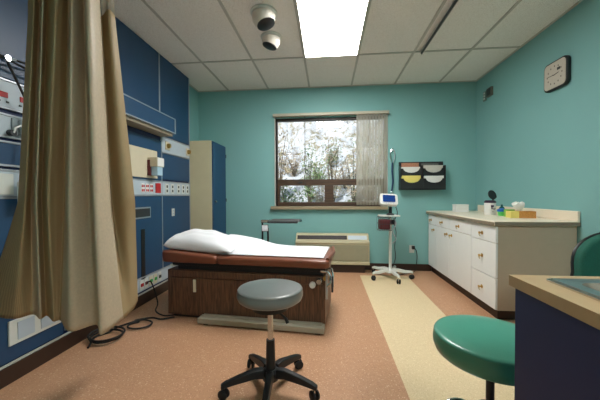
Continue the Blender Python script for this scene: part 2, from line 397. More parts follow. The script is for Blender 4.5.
# domes
dome_white = mat('off_white_enamel', (214, 208, 196), .4, noise=.02)
def dome(x, y, r, aim, label):
    t = thing('dome_camera', label, 'ceiling camera', (x, y, HC), 0, 'dome cameras on the ceiling')
    MB().lathe([(0, 0), (r*1.02, 0), (r*1.08, -.008), (r*1.04, -.02), (r*.9, -.026)], n=36).build('mounting_ring', whitep, t, smooth=SM)
    q = Vector(aim).normalized()
    prof = []
    for k in range(17):
        a = PI*k/16*.71; prof.append((r*.93*math.sin(a), r*.93*-math.cos(a)))
    c = (0, 0, -r*.42)
    MB().lathe(prof, c, 36, q).build('dome_body', dome_white, t, smooth=SM)
    rr, zz = prof[-1]
    MB().lathe([(0, zz-.012), (rr*.99, zz-.010), (rr*1.0, zz+.006), (rr*.6, zz+.016), (0, zz+.02)], c, 36, q).build('lens_window', black, t, smooth=SM)
dome(-.545, 2.50, .108, (.34, -.04, -1), 'larger nearer white dome camera on the ceiling')
dome(-.555, 2.885, .098, (-.28, -.04, -1), 'farther white dome camera on the ceiling, closer to the back wall')

# ceiling track
tr = thing('ceiling_track', 'dark curtain track on the ceiling right of the light panel', 'curtain track', (1.03, 1.9, HC-.045))
MB().box(-.008, .008, -1.6, 1.42, 0, .022).build('rail', darkgrey, tr, .003)
box('rail_lip', tbar, tr, .0085, .016, -1.6, 1.45, .004, .036)
for y in (-1.4, -.4, .6, 1.4): box('bracket', tbar, tr, -.008, .016, y-.015, y+.015, .022, .037)

# ------------------------------------------------------------------ headwall
HX = -1.85
hw = thing('headwall_unit', 'navy blue headwall service unit covering the left wall', 'headwall', (XL, 2.4, 0))
def hb(name, m, x0, x1, y0, y1, z0, z1, bevel=.0015, label=None, parent=None):
    p = parent or hw
    return box(name, m, p, x0-XL, x1-XL, y0-2.4, y1-2.4, z0, z1, bevel, label)
Y0, Y1 = 1.0, 3.77
hb('carcass', navy_dark, XL, HX-.014, Y0, Y1, .0, 2.668)
PX = HX-.014
for a, b in ((Y0, 1.86), (1.87, 3.065), (3.09, Y1)): hb('upper_panel', navy, PX, HX, a, b, 1.955 if a > 1.8 else 1.775, 2.665)
hb('panel_joint', alu, PX, HX+.003, 3.066, 3.088, 1.94, 2.665)
hb('panel_joint', alu, PX, HX+.003, 3.098, 3.112, .27, 1.75)
hb('panel_joint', alu, PX, HX+.003, 1.862, 1.878, .27, 1.95)
hb('edge_trim', alu, PX, HX+.004, 3.755, Y1+.004, .12, 2.665)
hb('upper_panel', navy, PX, HX, 3.113, 3.755, 1.77, 1.955)
# right section panels
hb('middle_panel', navy, PX, HX, 1.88, 3.097, 1.255, 1.70)
hb('middle_panel', navy, PX, HX, 3.113, 3.755, 1.275, 1.57)
hb('lower_panel', navy, PX, HX, 1.88, 3.097, .275, 1.085)
hb('lower_panel', navy, PX, HX, 3.113, 3.755, .275, 1.085)
def rail(y0, y1, z): hb('rail', alu, PX, HX+.006, y0, y1, z-.006, z+.006)
for y0, y1, z in ((1.88, 3.097, 1.25), (3.113, 3.755, 1.25), (1.88, 3.097, 1.092), (3.113, 3.755, 1.092), (3.113, 3.755, 1.755), (3.113, 3.755, 1.58), (1.88, 3.755, .27),
                  (Y0, 1.86, 1.762), (Y0, 1.86, 1.60), (Y0, 1.86, 1.562), (Y0, 1.86, 1.435), (Y0, 1.86, 1.405), (Y0, 1.86, 1.268), (Y0, 1.86, 1.24), (Y0, 1.86, 1.08)): rail(y0, y1, z)
hb('service_strip', stripw, PX, HX+.002, 1.88, 3.097, 1.10, 1.243)
hb('service_strip', stripw, PX, HX+.002, 3.113, 3.755, 1.10, 1.243)
hb('service_strip', stripw, PX, HX+.002, 3.113, 3.755, 1.587, 1.748)
hb('service_strip', stripw, PX, HX+.002, Y0, 1.86, 1.607, 1.755)
hb('service_strip', stripw, PX, HX+.002, Y0, 1.86, 1.442, 1.555)
hb('service_strip', stripw, PX, HX+.002, Y0, 1.86, 1.088, 1.233)
hb('service_strip', stripw, PX, HX+.002, 1.88, 3.755, .135, .262)
hb('middle_panel', navy, PX, HX, Y0, 1.86, 1.275, 1.398)
hb('lower_panel', navy, PX, HX, Y0, 1.86, .125, 1.073)
# outlets on strips
for y in (2.76, 2.83, 2.90): 
    o = hb('gas_outlet', white, HX, HX+.006, y-.026, y+.026, 1.125, 1.215)
    for dy in (-.013, .013):
        for z in (1.145, 1.19): hb('socket', red, HX+.006, HX+.009, y+dy-.009, y+dy+.009, z-.012, z+.012, .001, None, o).parent = o
    for c in o.children: c.location = (0, 0, 0)
o = hb('gas_outlet', red, HX, HX+.012, 2.975, 3.065, 1.12, 1.225, .002, 'red outlet cover')
for y in (3.2, 3.32, 3.46, 3.58, 3.69):
    o = hb('power_outlet', whitep, HX, HX+.006, y-.032, y+.032, 1.115, 1.228)
    for z in (1.145, 1.195): hb('socket', darkgrey, HX+.006, HX+.008, y-.014, y+.014, z-.015, z+.015, .001, None, o)
for y in (3.22, 3.71):
    o = hb('gas_valve', cream, HX, HX+.01, y-.045, y+.045, 1.62, 1.715)
    MB().lathe([(0, 0), (.028, 0), (.024, .03), (0, .034)], (HX+.01-XL, y-2.4, 1.667), 16, (1, 0, 0)).build('valve_knob', brass, o, smooth=SM)
for y in (1.40, 1.505, 1.62, 1.74):
    o = hb('display', red, HX+.002, HX+.007, y-.024, y+.024, 1.658, 1.69)
    hb('button', darkgrey, HX+.002, HX+.007, y-.03, y-.015, 1.63, 1.64); hb('button', darkgrey, HX+.002, HX+.007, y+.015, y+.03, 1.63, 1.64)
o = hb('outlet_plate', steel, HX+.002, HX+.010, 1.545, 1.66, 1.448, 1.55)
hb('outlet_plate', steel, HX+.002, HX+.03, 1.575, 1.655, 1.452, 1.54)
hb('outlet_plate', whitep, HX+.002, HX+.012, 1.46, 1.545, 1.1, 1.22)
ob = hb('outlet_box', whitep, HX, HX+.012, 1.505, 1.86, .215, .36, .003); 
for y in (1.6, 1.74): hb('socket', stripw, HX+.012, HX+.015, y-.05, y+.05, .235, .34, .001, None, ob)
for y, m in ((2.72, red), (2.79, maroon), (2.87, green), (2.95, green), (3.03, darkgrey)):
    o = hb('floor_outlet', whitep if m != green else cream, HX+.002, HX+.008, y-.03, y+.03, .15, .25)
    hb('socket', m, HX+.008, HX+.016, y-.018, y+.018, .185, .215, .001, None, o)
vf = hb('vent_frame', alu, HX, HX+.005, 2.60, 2.885, .862, .975); hb('vent_grille', darkgrey, HX+.005, HX+.007, 2.615, 2.87, .877, .96, .0005, None, vf)
hb('cable_slot', black, HX, HX+.004, 2.722, 2.785, .235, .755)
sp = hb('switch_plate', whitep, HX, HX+.006, 3.30, 3.36, .845, .935)
for z in (.865, .9): hb('switch', stripw, HX+.006, HX+.010, 3.318, 3.342, z, z+.018, .001, None, sp)
# over-bed light box
lb = hb('light_box', navy, HX, -1.69, 1.90, 3.11, 1.785, 1.935, .003)
hb('light_trim', alu, HX, -1.686, 1.90, 3.114, 1.935, 1.945, .001, None, lb); hb('light_trim', alu, HX, -1.684, 1.90, 3.116, 1.777, 1.789, .001, None, lb); hb('light_trim', alu, -1.691, -1.685, 3.098, 3.115, 1.777, 1.94, .001, None, lb)
hb('diffuser', mat('tan_grey_diffuser', (140, 130, 110), .5), HX, -1.71, 1.92, 3.09, 1.745, 1.777, .004, None, lb)  # diffuser lens in one even tan-grey

def lt(cls, label, cat, x, y, z, **k): return thing(cls, label, cat, (x, y, z), **k)
t = lt('bulletin_board', 'blank cream panel board on the navy headwall under the light box', 'board', HX, 2.45, 1.275)
box('board', cream, t, 0, .012, -.5, .55, 0, .295)
t = lt('glove_dispenser', 'small cream and white dispenser box mounted on the cream board', 'dispenser', HX+.012, 2.885, 1.30)
box('holder', cream, t, 0, .105, -.06, .06, .09, .185, .004); box('front_cover', white, t, .105, .111, -.055, .058, .095, .182, .002)
box('lower_case', mat('pale_blue_plastic', (166, 196, 214), .4), t, .03, .10, -.045, .05, .0, .09, .004); box('bracket', maroon, t, 0, .03, -.065, .03, -.0, .16, .003)
# call handset with cord
t = lt('call_handset', 'white nurse call handset hanging on a cord at the left edge', 'handset', -1.80, 1.575, 1.02)
MB().box(-.02, .02, -.034, .034, 0, .16).build('body', white, t, .012, smooth=SM, seg=3)
box('keypad', stripw, t, .02, .023, -.02, .02, .05, .13); 
MB().tube([(0, 0, .155), (.0, .01, .3), (-.002, .018, .42), (-.01, .02, .47), (-.02, .0, .49), (-.02, -.03, .47), (-.02, -.04, .44)], .0055, 8).build('cord', white, t, smooth=SM)
MB().lathe([(0, 0), (.018, 0), (.018, .03), (0, .03)], (-.048, -.04, .44), 14, (1, 0, 0)).build('plug', darkgrey, t, smooth=SM)
# articulated arm
t = lt('articulated_arm', 'black jointed rods of a wall arm at the left edge', 'wall arm', HX, 1.30, 1.86)
def ap(x, y, z): return (x-HX, y-1.30, z-1.86)
MB().box(0, .02, -.06, .06, -.1, .1).build('wall_mount', alu, t, .004)
J = ap(-1.772, 1.46, 1.855)
MB().tube([ap(-1.835, 1.30, 1.87), J], .011, 8).build('arm', darkgrey, t); MB().lathe([(0, -.018), (.016, -.018), (.016, .018), (0, .018)], J, 16, (1, 0, 0)).build('joint', chrome, t, smooth=SM)
MB().tube([J, ap(-1.775, 1.515, 1.868)], .008, 8).build('arm_sleeve', alu, t)
MB().tube([ap(-1.775, 1.51, 1.867), ap(-1.79, 1.75, 1.90)], .0065, 8).build('arm', black, t); MB().tube([J, ap(-1.79, 1.74, 1.83)], .0065, 8).build('arm', black, t)
MB().tube([J, ap(-1.79, 1.66, 1.52)], .0065, 8).build('arm', black, t)

# ------------------------------------------------------------------ tall cabinet
t = thing('tall_cabinet', 'tall narrow cream cabinet with a navy door in the back left corner', 'cabinet', (-1.74, 4.0, 0))
tx0, tx1, ty0, ty1, tz = -.21, .19, -.22, .285, 1.83
cream_tall = mat('cream_painted_steel', (196, 188, 154), .5, noise=.04, scale=8)
MB().box(tx0, tx1, ty0, ty1, 0, tz).build('body', cream_tall, t, .004)
d = box('door', navy, t, tx1, tx1+.02, ty0+.008, ty1-.01, .06, tz-.008, .003)
MB().lathe([(0, 0), (.008, 0), (.008, .014), (.018, .022), (.016, .034), (0, .038)], (tx1+.02, ty0+.05, 1.01), 16, (1, 0, 0)).build('knob', chrome, d, smooth=SM)
for z in (.3, 1.02, 1.68): box('hinge', darkgrey, d, tx1+.004, tx1+.028, ty1-.012, ty1, z-.025, z+.025)

# ------------------------------------------------------------------ heater
t = thing('wall_heater', 'beige under-window heater and air conditioner with dark top grille', 'heater', (.065, YB, 0))
# side profile in (y,z)
prof = [(-.015, .535), (-.10, .535), (-.13, .515), (-.165, .455), (-.225, .445), (-.235, .42), (-.225, .405), (-.215, .165), (-.235, .155), (-.235, .12), (-.015, .12)]
MB().prism(prof, (-.515, 0, 0), (0, 1, 0), (0, 0, 1), (1.03, 0, 0)).build('housing', beige, t, .004)
sl = Vector((0, -.035, -.06)); nn = Vector((0, -.06, .035)).normalized()*.003
def slanted(name, m, x0, x1):
    mb = MB(); a = Vector((x0, -.132, .511)); b = Vector((x0, -.163, .460)); mb.prism([(0, 0), (1, 0), (1, 1), (0, 1)], a, (x1-x0, 0, 0), b-a, nn); return mb.build(name, m, t)
slanted('grille', mat('dark_grille', (26, 18, 13), .6), -.495, .21); slanted('control_panel', stripw, .225, .485)
box('front_panel', mat('khaki_metal_panel', (146, 143, 118), .45), t, -.50, .50, -.229, -.214, .175, .395)
box('kick_base', brownv, t, -.45, .455, -.19, -.014, 0, .12)

# ------------------------------------------------------------------ overbed table
t = thing('overbed_table', 'slim overbed table with a thin grey top behind the exam table', 'overbed table', (-.50, 3.40, 0))
MB().box(-.18, .17, -.17, .17, .772, .797).build('tabletop', darkgrey, t, .01, seg=3)
box('end_clamp', chrome, t, -.285, -.18, -.03, .03, .765, .800, .006); box('end_clip', chrome, t, .17, .20, -.02, .02, .778, .806, .004)
MB().tube([(-.272, 0, .77), (-.272, 0, .05)], .011, 10).build('post', black, t, smooth=SM)
MB().tube([(-.205, 0, .70), (-.205, 0, .05)], .011, 10).build('post', black, t, smooth=SM)
MB().box(-.278, -.20, -.016, .016, .66, .74).build('slide_collar', chrome, t, .006)
b = MB(); b.box(-.29, -.19, -.22, .22, .035, .06); b.box(-.29, .2, -.22, -.18, .035, .06); b.box(-.29, .2, .18, .22, .035, .06); b.build('base', alu, t, .006)
for x in (-.25, .18):
    for y in (-.2, .2): MB().lathe([(0, -.008), (.018, -.008), (.018, .008), (0, .008)], (x, y, .0185), 14, (0, 1, 0)).build('caster', blackrub, t, smooth=SM)

# ------------------------------------------------------------------ exam table
ANG = math.radians(-5.5); Pr = Vector((-.02, 2.335, 0)); R = Matrix.Rotation(ANG, 3, 'Z'); base_c = Pr+R@Vector((-.70, .28, 0))
bed = thing('exam_table', 'low examination table with walnut laminate base and brown vinyl top', 'exam table', base_c, ANG)
def bb(name, m, x0, x1, y0, y1, z0, z1, bevel=.003, par=None): return box(name, m, par or bed, x0+.70, x1+.70, y0-.28, y1-.28, z0, z1, bevel)
bb('base_cabinet', wood_bed, -1.415, 0, .0, .56, .03, .43, .006)
bb('plinth', black, -1.37, -.03, .03, .53, 0, .03)
bb('lift_frame', black, -1.33, -.02, .03, .53, .43, .465); bb('seat_pan', black, -1.38, .0, .02, .54, .465, .500)
dr = bb('front_door', wood_bed, -1.385, -.80, -.010, .0, .05, .365, .002); bb('handle', cream, -1.155, -1.13, -.022, -.010, .245, .355, .003, dr)
dr = bb('front_door', wood_bed, -.79, -.015, -.010, .0, .05, .365, .002)
bb('top_rail', wood_bed, -1.385, -.015, -.008, 0, .372, .428, .002)
# upholstery: swept cross-section along x with head section tilted up slightly
def pad(x0, x1, y0, y1, z0, z1a, z1b, name, r=.02, lift=0):
    P = []
    n = 10
    secs = [(x0, .6), (x0+.01, .2), (x0+.035, 0)] + [(x0+.035+(x1-x0-.07)*k/6, 0) for k in range(1, 6)] + [(x1-.035, 0), (x1-.01, .2), (x1, .6)]
    for x, s in secs:
        f_ = (x-x0)/(x1-x0); zt = z1a+(z1b-z1a)*f_; zb = z0+lift*(1-f_); h = zt-zb; ins = s*r*1.2; ring = []
        for cy, cz, a0 in ((y1-r-ins, zt-r-ins*.5, 0), (y0+r+ins, zt-r-ins*.5, 90), (y0+r+ins, zb+r*.6+ins*.5, 180), (y1-r-ins, zb+r*.6+ins*.5, 270)):
            for k in range(4):
                a = math.radians(a0+k*30); rr = r if a0 < 180 else r*.6
                ring.append((x+.70, cy+rr*math.cos(a)-.28, cz+rr*math.sin(a)))
        P.append(ring)
    mb = MB(); V = [[mb.bm.verts.new(p) for p in ring] for ring in P]; m_ = len(V[0])
    for i in range(len(V)-1):
        for k in range(m_): mb.bm.faces.new((V[i][k], V[i][(k+1)%m_], V[i+1][(k+1)%m_], V[i+1][k]))
    mb.bm.faces.new(V[0][::-1]); mb.bm.faces.new(V[-1]); return mb.build(name, vinyl_b, bed, smooth=math.radians(50))
pad(-1.455, -.93, -.035, .59, .498, .605, .568, 'headrest_pad', .024, .0)
pad(-.935, .035, -.035, .59, .498, .566, .566, 'seat_pad', .024)
MB().tube([(x+.70, y-.28, .572) for x, y in ((.02, .0), (.03, .1), (.045, .3), (.03, .48), (.02, .56))], [.014, .016, .018, .016, .014], 10).build('foot_bolster', vinyl_b, bed, smooth=SM)
tb = bb('toe_rail', olive, -1.07, .0, -.105, -.012, .012, .058, .006); bb('toe_rail_top', olive, -1.05, -.02, -.06, -.012, .058, .064, .002, tb)
for x in (-1.0, -.05): bb('foot', blackrub, x-.02, x+.02, -.09, -.05, 0, .012, .002)
# controls on the foot end
def disc(name, m, x, y, z, r, h, ax=(0, -1, 0), par=None):
    return MB().lathe([(0, 0), (r, 0), (r, h*.7), (r*.85, h), (0, h)], (x+.70, y-.28, z), 20, ax).build(name, m, par or bed, smooth=SM)
disc('knob', white, -.10, .0, .365, .026, .035); disc('knob', chrome, -.045, .0, .40, .024, .05)
bb('socket_plate', black, -.31, -.25, -.014, -.008, .29, .34); disc('socket', chrome, -.28, -.014, .315, .02, .012)
st = MB().tube([(x+.70, y-.28, z) for x, y, z in ((-.03, -.03, .485), (.03, -.04, .48), (.045, -.04, .45), (.05, -.05, .40), (.02, -.05, .37))], .009, 8).build('stirrup', chrome, bed, smooth=SM)
st2 = MB().tube([(x+.70, y-.28, z) for x, y, z in ((0, .08, .49), (.05, .07, .48), (.06, .05, .43), (.058, .03, .34))], .009, 8).build('stirrup', chrome, bed, smooth=SM)
MB().tube([(.018+.70, -.33, .46), (.018+.70, -.33, .27)], .008, 8).build('strap', alu, bed); MB().tube([(.058+.70, -.28, .44), (.058+.70, -.28, .31)], .008, 8).build('strap', darkgrey, bed)
disc('knob', brass, .01, -.02, .43, .022, .03)
bb('paper_holder', whitep, -1.40, -1.37, .02, .10, .45, .475)
MB().tube([(-1.415+.70, .3-.28, .645), (-1.415+.70, .56-.28, .645)], .035, 18).build('paper_roll', paper, bed, smooth=SM)
MB().box(-1.43+.70, -1.40+.70, .29-.28, .57-.28, .59, .62).build('roll_bracket', chrome, bed)

# pillow and sheet (world coordinates through the bed's frame)
BM = Matrix.Translation(base_c) @ Matrix.Rotation(ANG, 4, 'Z') @ Matrix.Translation((.70, -.28, 0))
def bed_top(x): return .568+max(0, -.93-x)*.074
px0, px1, py0, py1 = -1.465, -.80, -.01, .50
def pil_h(x, y):
    a = max(0., 1-abs((x-(px0+px1)/2)/((px1-px0)/2))**2.2); b = max(0., 1-abs((y-(py0+py1)/2)/((py1-py0)/2))**2.6)
    return .155*(a**.55)*(b**.5)
def pillow():
    n = 28; mb = MB(); top = []; bot = []
    cx, cy = (px0+px1)/2, (py0+py1)/2
    for i in range(n+1):
        tr_, br = [], []
        for j in range(n+1):
            u = -1+2*i/n; v = -1+2*j/n
            x = cx+(px1-px0)/2*u*(1-.07*(1-v*v)); y = cy+(py1-py0)/2*v*(1-.10*(1-u*u))
            us = -1+2*((u+1)/2)**.72; a = max(0, 1-us*us)**(.5 if us < 0 else .9)*max(0, 1-v*v)**.5
            w_ = .006*math.sin(9*u+4*v)*a+.004*math.sin(17*v-5*u)*a
            z = bed_top(x)+.030+.004
            tr_.append((x, y, z+.135*a**.8+w_)); br.append((x, y, z-.030*min(1, a*2.5)))
        top.append(tr_); bot.append(br)
    mb.grid(top); mb.grid(bot); bmesh.ops.remove_doubles(mb.bm, verts=mb.bm.verts[:], dist=.0015)
    o = mb.build('pillow', linen, sub=1); o.matrix_world = BM
    return tag(o, 'white pillow at the head end of the exam table', 'pillow')
pillow()
def sheet():
    rows = []; nx, ny = 60, 26
    for i in range(nx+1):
        x = -1.12+1.105*i/nx; row = []
        for j in range(ny+1):
            v = j/ny; y = .045+.52*v
            z = bed_top(x)+.006
            t_ = max(0, min(1, (-.34-x)/.62)); s_ = t_*t_*(3-2*t_)
            lim = 1 if x > -1.03 else max(0, 1-(-1.03-x)/.09)
            z += .105*s_*lim*max(0, min(1, (v-.02)/.45))*min(1, (1-v)*7)**.5
            z += .0025*math.sin(x*23+v*6)*math.sin(v*9)
            row.append((x, y, z))
        rows.append(row)
    o = MB().grid(rows).build('bed_sheet', linen, smooth=math.radians(60), solid=.004); o.matrix_world = BM
    return tag(o, 'white sheet laid from the pillow down the exam table', 'sheet')
sheet()

# ------------------------------------------------------------------ power cord
def smooth_path(pts, n=8):
    pts = [Vector(p) for p in pts]; out = []
    for i in range(len(pts)-1):
        p0 = pts[max(i-1, 0)]; p1 = pts[i]; p2 = pts[i+1]; p3 = pts[min(i+2, len(pts)-1)]
        for k in range(n):
            t_ = k/n; out.append(.5*((2*p1)+(-p0+p2)*t_+(2*p0-5*p1+4*p2-p3)*t_*t_+(-p0+3*p1-3*p2+p3)*t_**3))
    out.append(pts[-1]); return out
cordp = [(-1.832, 2.79, .20), (-1.80, 2.80, .21), (-1.74, 2.78, .10), (-1.68, 2.72, .02), (-1.60, 2.56, .010), (-1.46, 2.47, .010), (-1.37, 2.50, .012)]
t = tag(MB().tube(smooth_path(cordp), .0065, 8).build('power_cord', blackrub, smooth=SM), 'thin black cord from the low headwall outlets to the exam table base', 'cord')
lp = [(-1.36, 2.455, .009), (-1.45, 2.40, .009), (-1.55, 2.42, .009), (-1.66, 2.36, .009)]
for k in range(9):
    a = -.2+k*2*PI/8; lp.append((-1.56+.095*math.cos(PI*.75+a), 2.27+.075*math.sin(PI*.75+a), .009+.0016*k))
lp += [(-1.72, 2.22, .010)]
for k in range(19):
    a = k*2*PI/8; rr = .10+.012*(k//8); lp.append((-1.67+rr*math.cos(PI*.7+a), 2.05+rr*.95*math.sin(PI*.7+a), .009+.0022*k))
lp += [(-1.74, 1.97, .012), (-1.70, 1.90, .009)]
tag(MB().tube(smooth_path(lp), .0075, 8).build('power_cord', blackrub, smooth=SM), 'black cable coiled in loops on the floor below the curtain', 'cord')

# ------------------------------------------------------------------ curtain
# fold columns: (X, Y) at the heights 2.66, 2.06, 1.06 and at the hem (height .4)
def ray(u, v):
    return fw+r2*((u-300)/FPX)-u2*((v-200)/FPX)
def XofY(u, v, y): d_ = ray(u, v); return d_.x/d_.y*y
CC = [(28,1.52, 18,1.54, -20,1.60), (34,1.40, 25,1.44, 12,1.55), (39,1.49, 31,1.53, 33,1.62), (43,1.41, 36,1.44, 40,1.56), (47,1.48, 42,1.52, 47,1.61),
      (55,1.38, 47,1.43, 53,1.54), (61,1.41, 55,1.48, 57,1.55), (68,1.50, 65,1.54, 61,1.55), (72,1.37, 69,1.40, 70,1.43), (84,1.49, 90,1.52, 96,1.52), (86,1.34, 94,1.37, 101,1.41), (99,1.43, 110,1.50, 121,1.58),
      (101,1.52, 112,1.60, 128,1.67), (108,1.47, 124,1.56, 134,1.76), (114,1.52, 135,1.62, 138,1.90)]
cols = []
for (a, ya, b, yb, c, yc) in CC:
    ya, yb, yc = ya*.94, yb*.935, yc*.93
    pa = (XofY(a, 5, ya), ya); pb = (XofY(b, 200, yb), yb); pc = (XofY(c, 320, yc), yc)
    cols.append((pa, pb, pc))
def curtain_pt(s, z):
    i = min(int(s), len(cols)-2); f_ = s-i; out = []
    for lev in range(3):
        p = [Vector(cols[max(0, min(len(cols)-1, i+k))][lev]) for k in (-1, 0, 1, 2)]
        out.append(.5*((2*p[1])+(-p[0]+p[2])*f_+(2*p[0]-5*p[1]+4*p[2]-p[3])*f_*f_+(-p[0]+3*p[1]-3*p[2]+p[3])*f_**3))
    if z > 2.06: q = out[0]
    elif z > 1.06:
        t_ = (2.06-z)/1.0; q = out[0].lerp(out[1], t_)
    else:
        t_ = (1.06-z)/.65; q = out[1].lerp(out[2], t_*(.85+.15*t_))
    return (q.x, q.y, z)
ns = (len(cols)-1)*12
def ztop(s): return 2.12-.09*max(0, min(1, (s/12-10.6)/.8))
cur_root = thing('privacy_curtain', 'long tan privacy curtain bunched in folds on the left', 'curtain', (0, 0, 0))
cmat = fabric_mat('tan_curtain_fabric', (188, 164, 124), .30)
def hemz(s, z):      # hem lifts slightly at the right end
    return z
rows = [[curtain_pt(s/12, ztop(s)-(ztop(s)-.41)*k/60) for s in range(ns+1)] for k in range(61)]
CB = Vector((-1.3, 1.4, .41))
cur_root.location = CB
rows = [[tuple(Vector(p)-CB) for p in r_] for r_ in rows]
plain = fabric_mat('plain_curtain_lining', (212, 195, 168), .30, 0, False)
cc = MB().grid(rows, uv=lambda i, j: (j*.012, i*.027)).build('curtain_cloth', cmat, cur_root, smooth=math.radians(80), solid=.0016)
cc.data.materials.append(plain)
for k, p in enumerate(cc.data.polygons):      # the fabric's reverse side shows in some folds
    sj = (k % ns)/12
    if 2 <= sj < 3.2 or 7 <= sj < 11.2: p.material_index = 1
meshm = fabric_mat('white_mesh_header', (190, 182, 164), .4, .45, False)
rows = [[tuple(Vector(curtain_pt(s/12, ztop(s)+(2.6-ztop(s))*k/4))-CB) for s in range(ns+1)] for k in range(5)]
MB().grid(rows).build('mesh_header', meshm, cur_root, smooth=math.radians(80), solid=.001)
for s in range(0, len(cols), 2):
    p = Vector(curtain_pt(s, 2.6))-CB; MB().tube([p+Vector((0, 0, -.01)), p+Vector((0, 0, .04))], .003, 6).build('hook', chrome, cur_root)
t = thing('ceiling_track', 'curtain track on the ceiling above the tan curtain', 'curtain track', (-1.28, 1.35, HC-.045))
MB().box(-.5, .55, -.13, .1, .004, .032).build('rail', alu, t, .003)

# ------------------------------------------------------------------ base cabinet on the right
CX0 = 1.43; CY0 = 2.615
t = thing('base_cabinet', 'long white base cabinet with drawers and doors along the right wall', 'cabinet', (1.76, 3.45, 0))
def cb(name, m, x0, x1, y0, y1, z0, z1, bevel=.002, par=None): return box(name, m, par or t, x0-1.76, x1-1.76, y0-3.45, y1-3.45, z0, z1, bevel)
cb('body', mat('shaded_end_panel', (184, 168, 146), .5, noise=.03), CX0+.02, XR-.004, CY0+.01, 4.27, .09, .822)  # body laminate toned darker: shade on the end panel put into its colour
cb('toe_kick', brownv, CX0+.045, XR-.02, CY0+.05, 4.27, 0, .09)
def pull(par, y, z):
    x = CX0-1.76; yy = y-3.45
    MB().lathe([(0, 0), (.017, 0), (.019, .003), (.008, .008), (.007, .018), (.013, .024), (.011, .032), (0, .034)], (x, yy, z), 16, (-1, 0, 0)).build('knob', brass, par, smooth=SM)
    MB().tube([(x-.026, yy, z+.012), (x-.03, yy, z-.012), (x-.02, yy, z-.03)], .006, 8).build('knob_drop', cream, par, smooth=SM)
F = [(2.619, 3.038), (3.044, 3.568), (3.574, 3.968), (3.974, 4.272)]
for z0, z1, kz in ((.672, .815, .735), (.37, .666, .525), (.098, .364, .235)):
    d = cb('drawer', cream_cab, CX0, CX0+.02, F[0][0], F[0][1], z0, z1, .003); pull(d, 2.835, kz)
for (a, b), ky in zip(F[1:], (3.32, 3.78, 4.16)):
    d = cb('drawer', cream_cab, CX0, CX0+.02, a, b, .682, .815, .003); pull(d, ky, .742)
for (a, b), ky in zip(F[1:], (3.50, 3.63, 4.06)):
    d = cb('door', cream_cab, CX0, CX0+.02, a, b, .098, .676, .003); pull(d, ky, .615)
t = thing('countertop', 'cream speckled countertop with backsplash on the right-hand cabinet', 'countertop', (1.76, 3.45, .822))
cb('worktop', counter, CX0-.025, XR-.003, CY0-.02, YB-.003, .822-.822, .040, .006)
cb('worktop_edge', counter_edge, CX0-.028, CX0-.0245, CY0-.018, YB-.004, .003, .030, .001)
cb('worktop_edge', counter_edge, CX0-.02, XR-.004, CY0-.024, CY0-.0195, .003, .034, .001)
cb('backsplash', counter, XR-.024, XR-.003, CY0-.02, 4.20, .040, .125, .004)
CT = .862
# items on the counter
t = thing('storage_box', 'small white cardboard box at the far end of the countertop', 'box', (1.74, 3.98, CT))
box('carton', white, t, -.085, .075, -.05, .05, 0, .095, .002); box('label_panel', paper, t, -.07, .06, -.0515, -.05, .03, .05, .0); box('carton_lid', white, t, -.087, .077, -.052, .052, .085, .099, .002)
t = thing('wipes_canister', 'white canister with an open black lid on the countertop', 'canister', (1.795, 3.40, CT))
MB().lathe([(0, 0), (.054, 0), (.057, .004), (.057, .132), (.058, .136), (0, .136)], n=28).build('body', white, t, smooth=SM)
MB().lathe([(0, .134), (.058, .134), (.058, .148), (.045, .162), (0, .164)], n=28).build('lid', mat('black_purple_plastic', (42, 16, 44), .4), t, smooth=SM)
MB().lathe([(0, -.006), (.052, -.006), (.055, 0), (.052, .006), (0, .008)], (.022, 0, .222), 24, (.35, -.9, .3)).build('lid_flap', black, t, smooth=SM)
MB().tube([(.03, .01, .155), (.045, .01, .19), (.07, .01, .20)], .009, 8).build('hinge', black, t, smooth=SM)
mk = mat('dark_print', (60, 30, 70), .5)
for dx, dz, w_, h_ in ((-.005, .088, .028, .022), (-.01, .068, .01, .022), (.012, .072, .03, .006), (.01, .060, .022, .005), (.0, .035, .012, .006)):
    MB().box(dx-w_/2, dx+w_/2, -.0590, -.0560, dz, dz+h_).build('printed_mark', mk, t)
t = thing('plastic_tub', 'small green tub with a blue lid beside the canister', 'tub', (1.84, 3.26, CT))
MB().lathe([(0, 0), (.032, 0), (.040, .045), (0, .045)], n=22).build('tub', mat('bright_green_plastic', (90, 196, 96), .4), t, smooth=SM)
MB().lathe([(0, .045), (.043, .045), (.045, .052), (.043, .068), (.02, .078), (0, .080)], n=22).build('lid', blue, t, smooth=SM)
t = thing('soap_bottle', 'small dark teal bottle standing behind the canister', 'bottle', (1.93, 3.42, CT))
MB().lathe([(0, 0), (.028, 0), (.030, .06), (.022, .085), (.010, .095), (.010, .115), (0, .117)], n=20).build('bottle', mat('dark_teal_plastic', (28, 88, 84), .3), t, smooth=SM)
t = thing('tissue_box', 'orange and yellow patterned tissue box with a white tissue', 'tissue box', (1.865, 3.0, CT), math.radians(-8))
box('carton', orange, t, -.035, .105, -.055, .055, 0, .066, .002); box('carton_end', yellow, t, -.105, -.0355, -.055, .055, 0, .064, .002)
mb = MB(); n = 24; rows = []
for rr_, zz in ((.012, .060), (.022, .085), (.040, .110), (.050, .135), (.030, .150), (.006, .142)):
    rows.append([(rr_*(1+.35*math.sin(3*a+zz*40))*math.cos(a)-.01, rr_*.55*(1+.3*math.sin(2*a+1))*math.sin(a), zz+.012*math.sin(4*a+zz*30)*rr_/.05) for a in [2*PI*k/n for k in range(n+1)]])
mb.grid(rows); mb.build('tissue', paper, t, smooth=SM, solid=.001)
t = thing('small_carton', 'small bright green carton behind the yellow end of the tissue box', 'box', (1.84, 3.135, CT))
box('carton', mat('leaf_green_card', (120, 180, 70), .5), t, -.04, .04, -.025, .025, 0, .075)

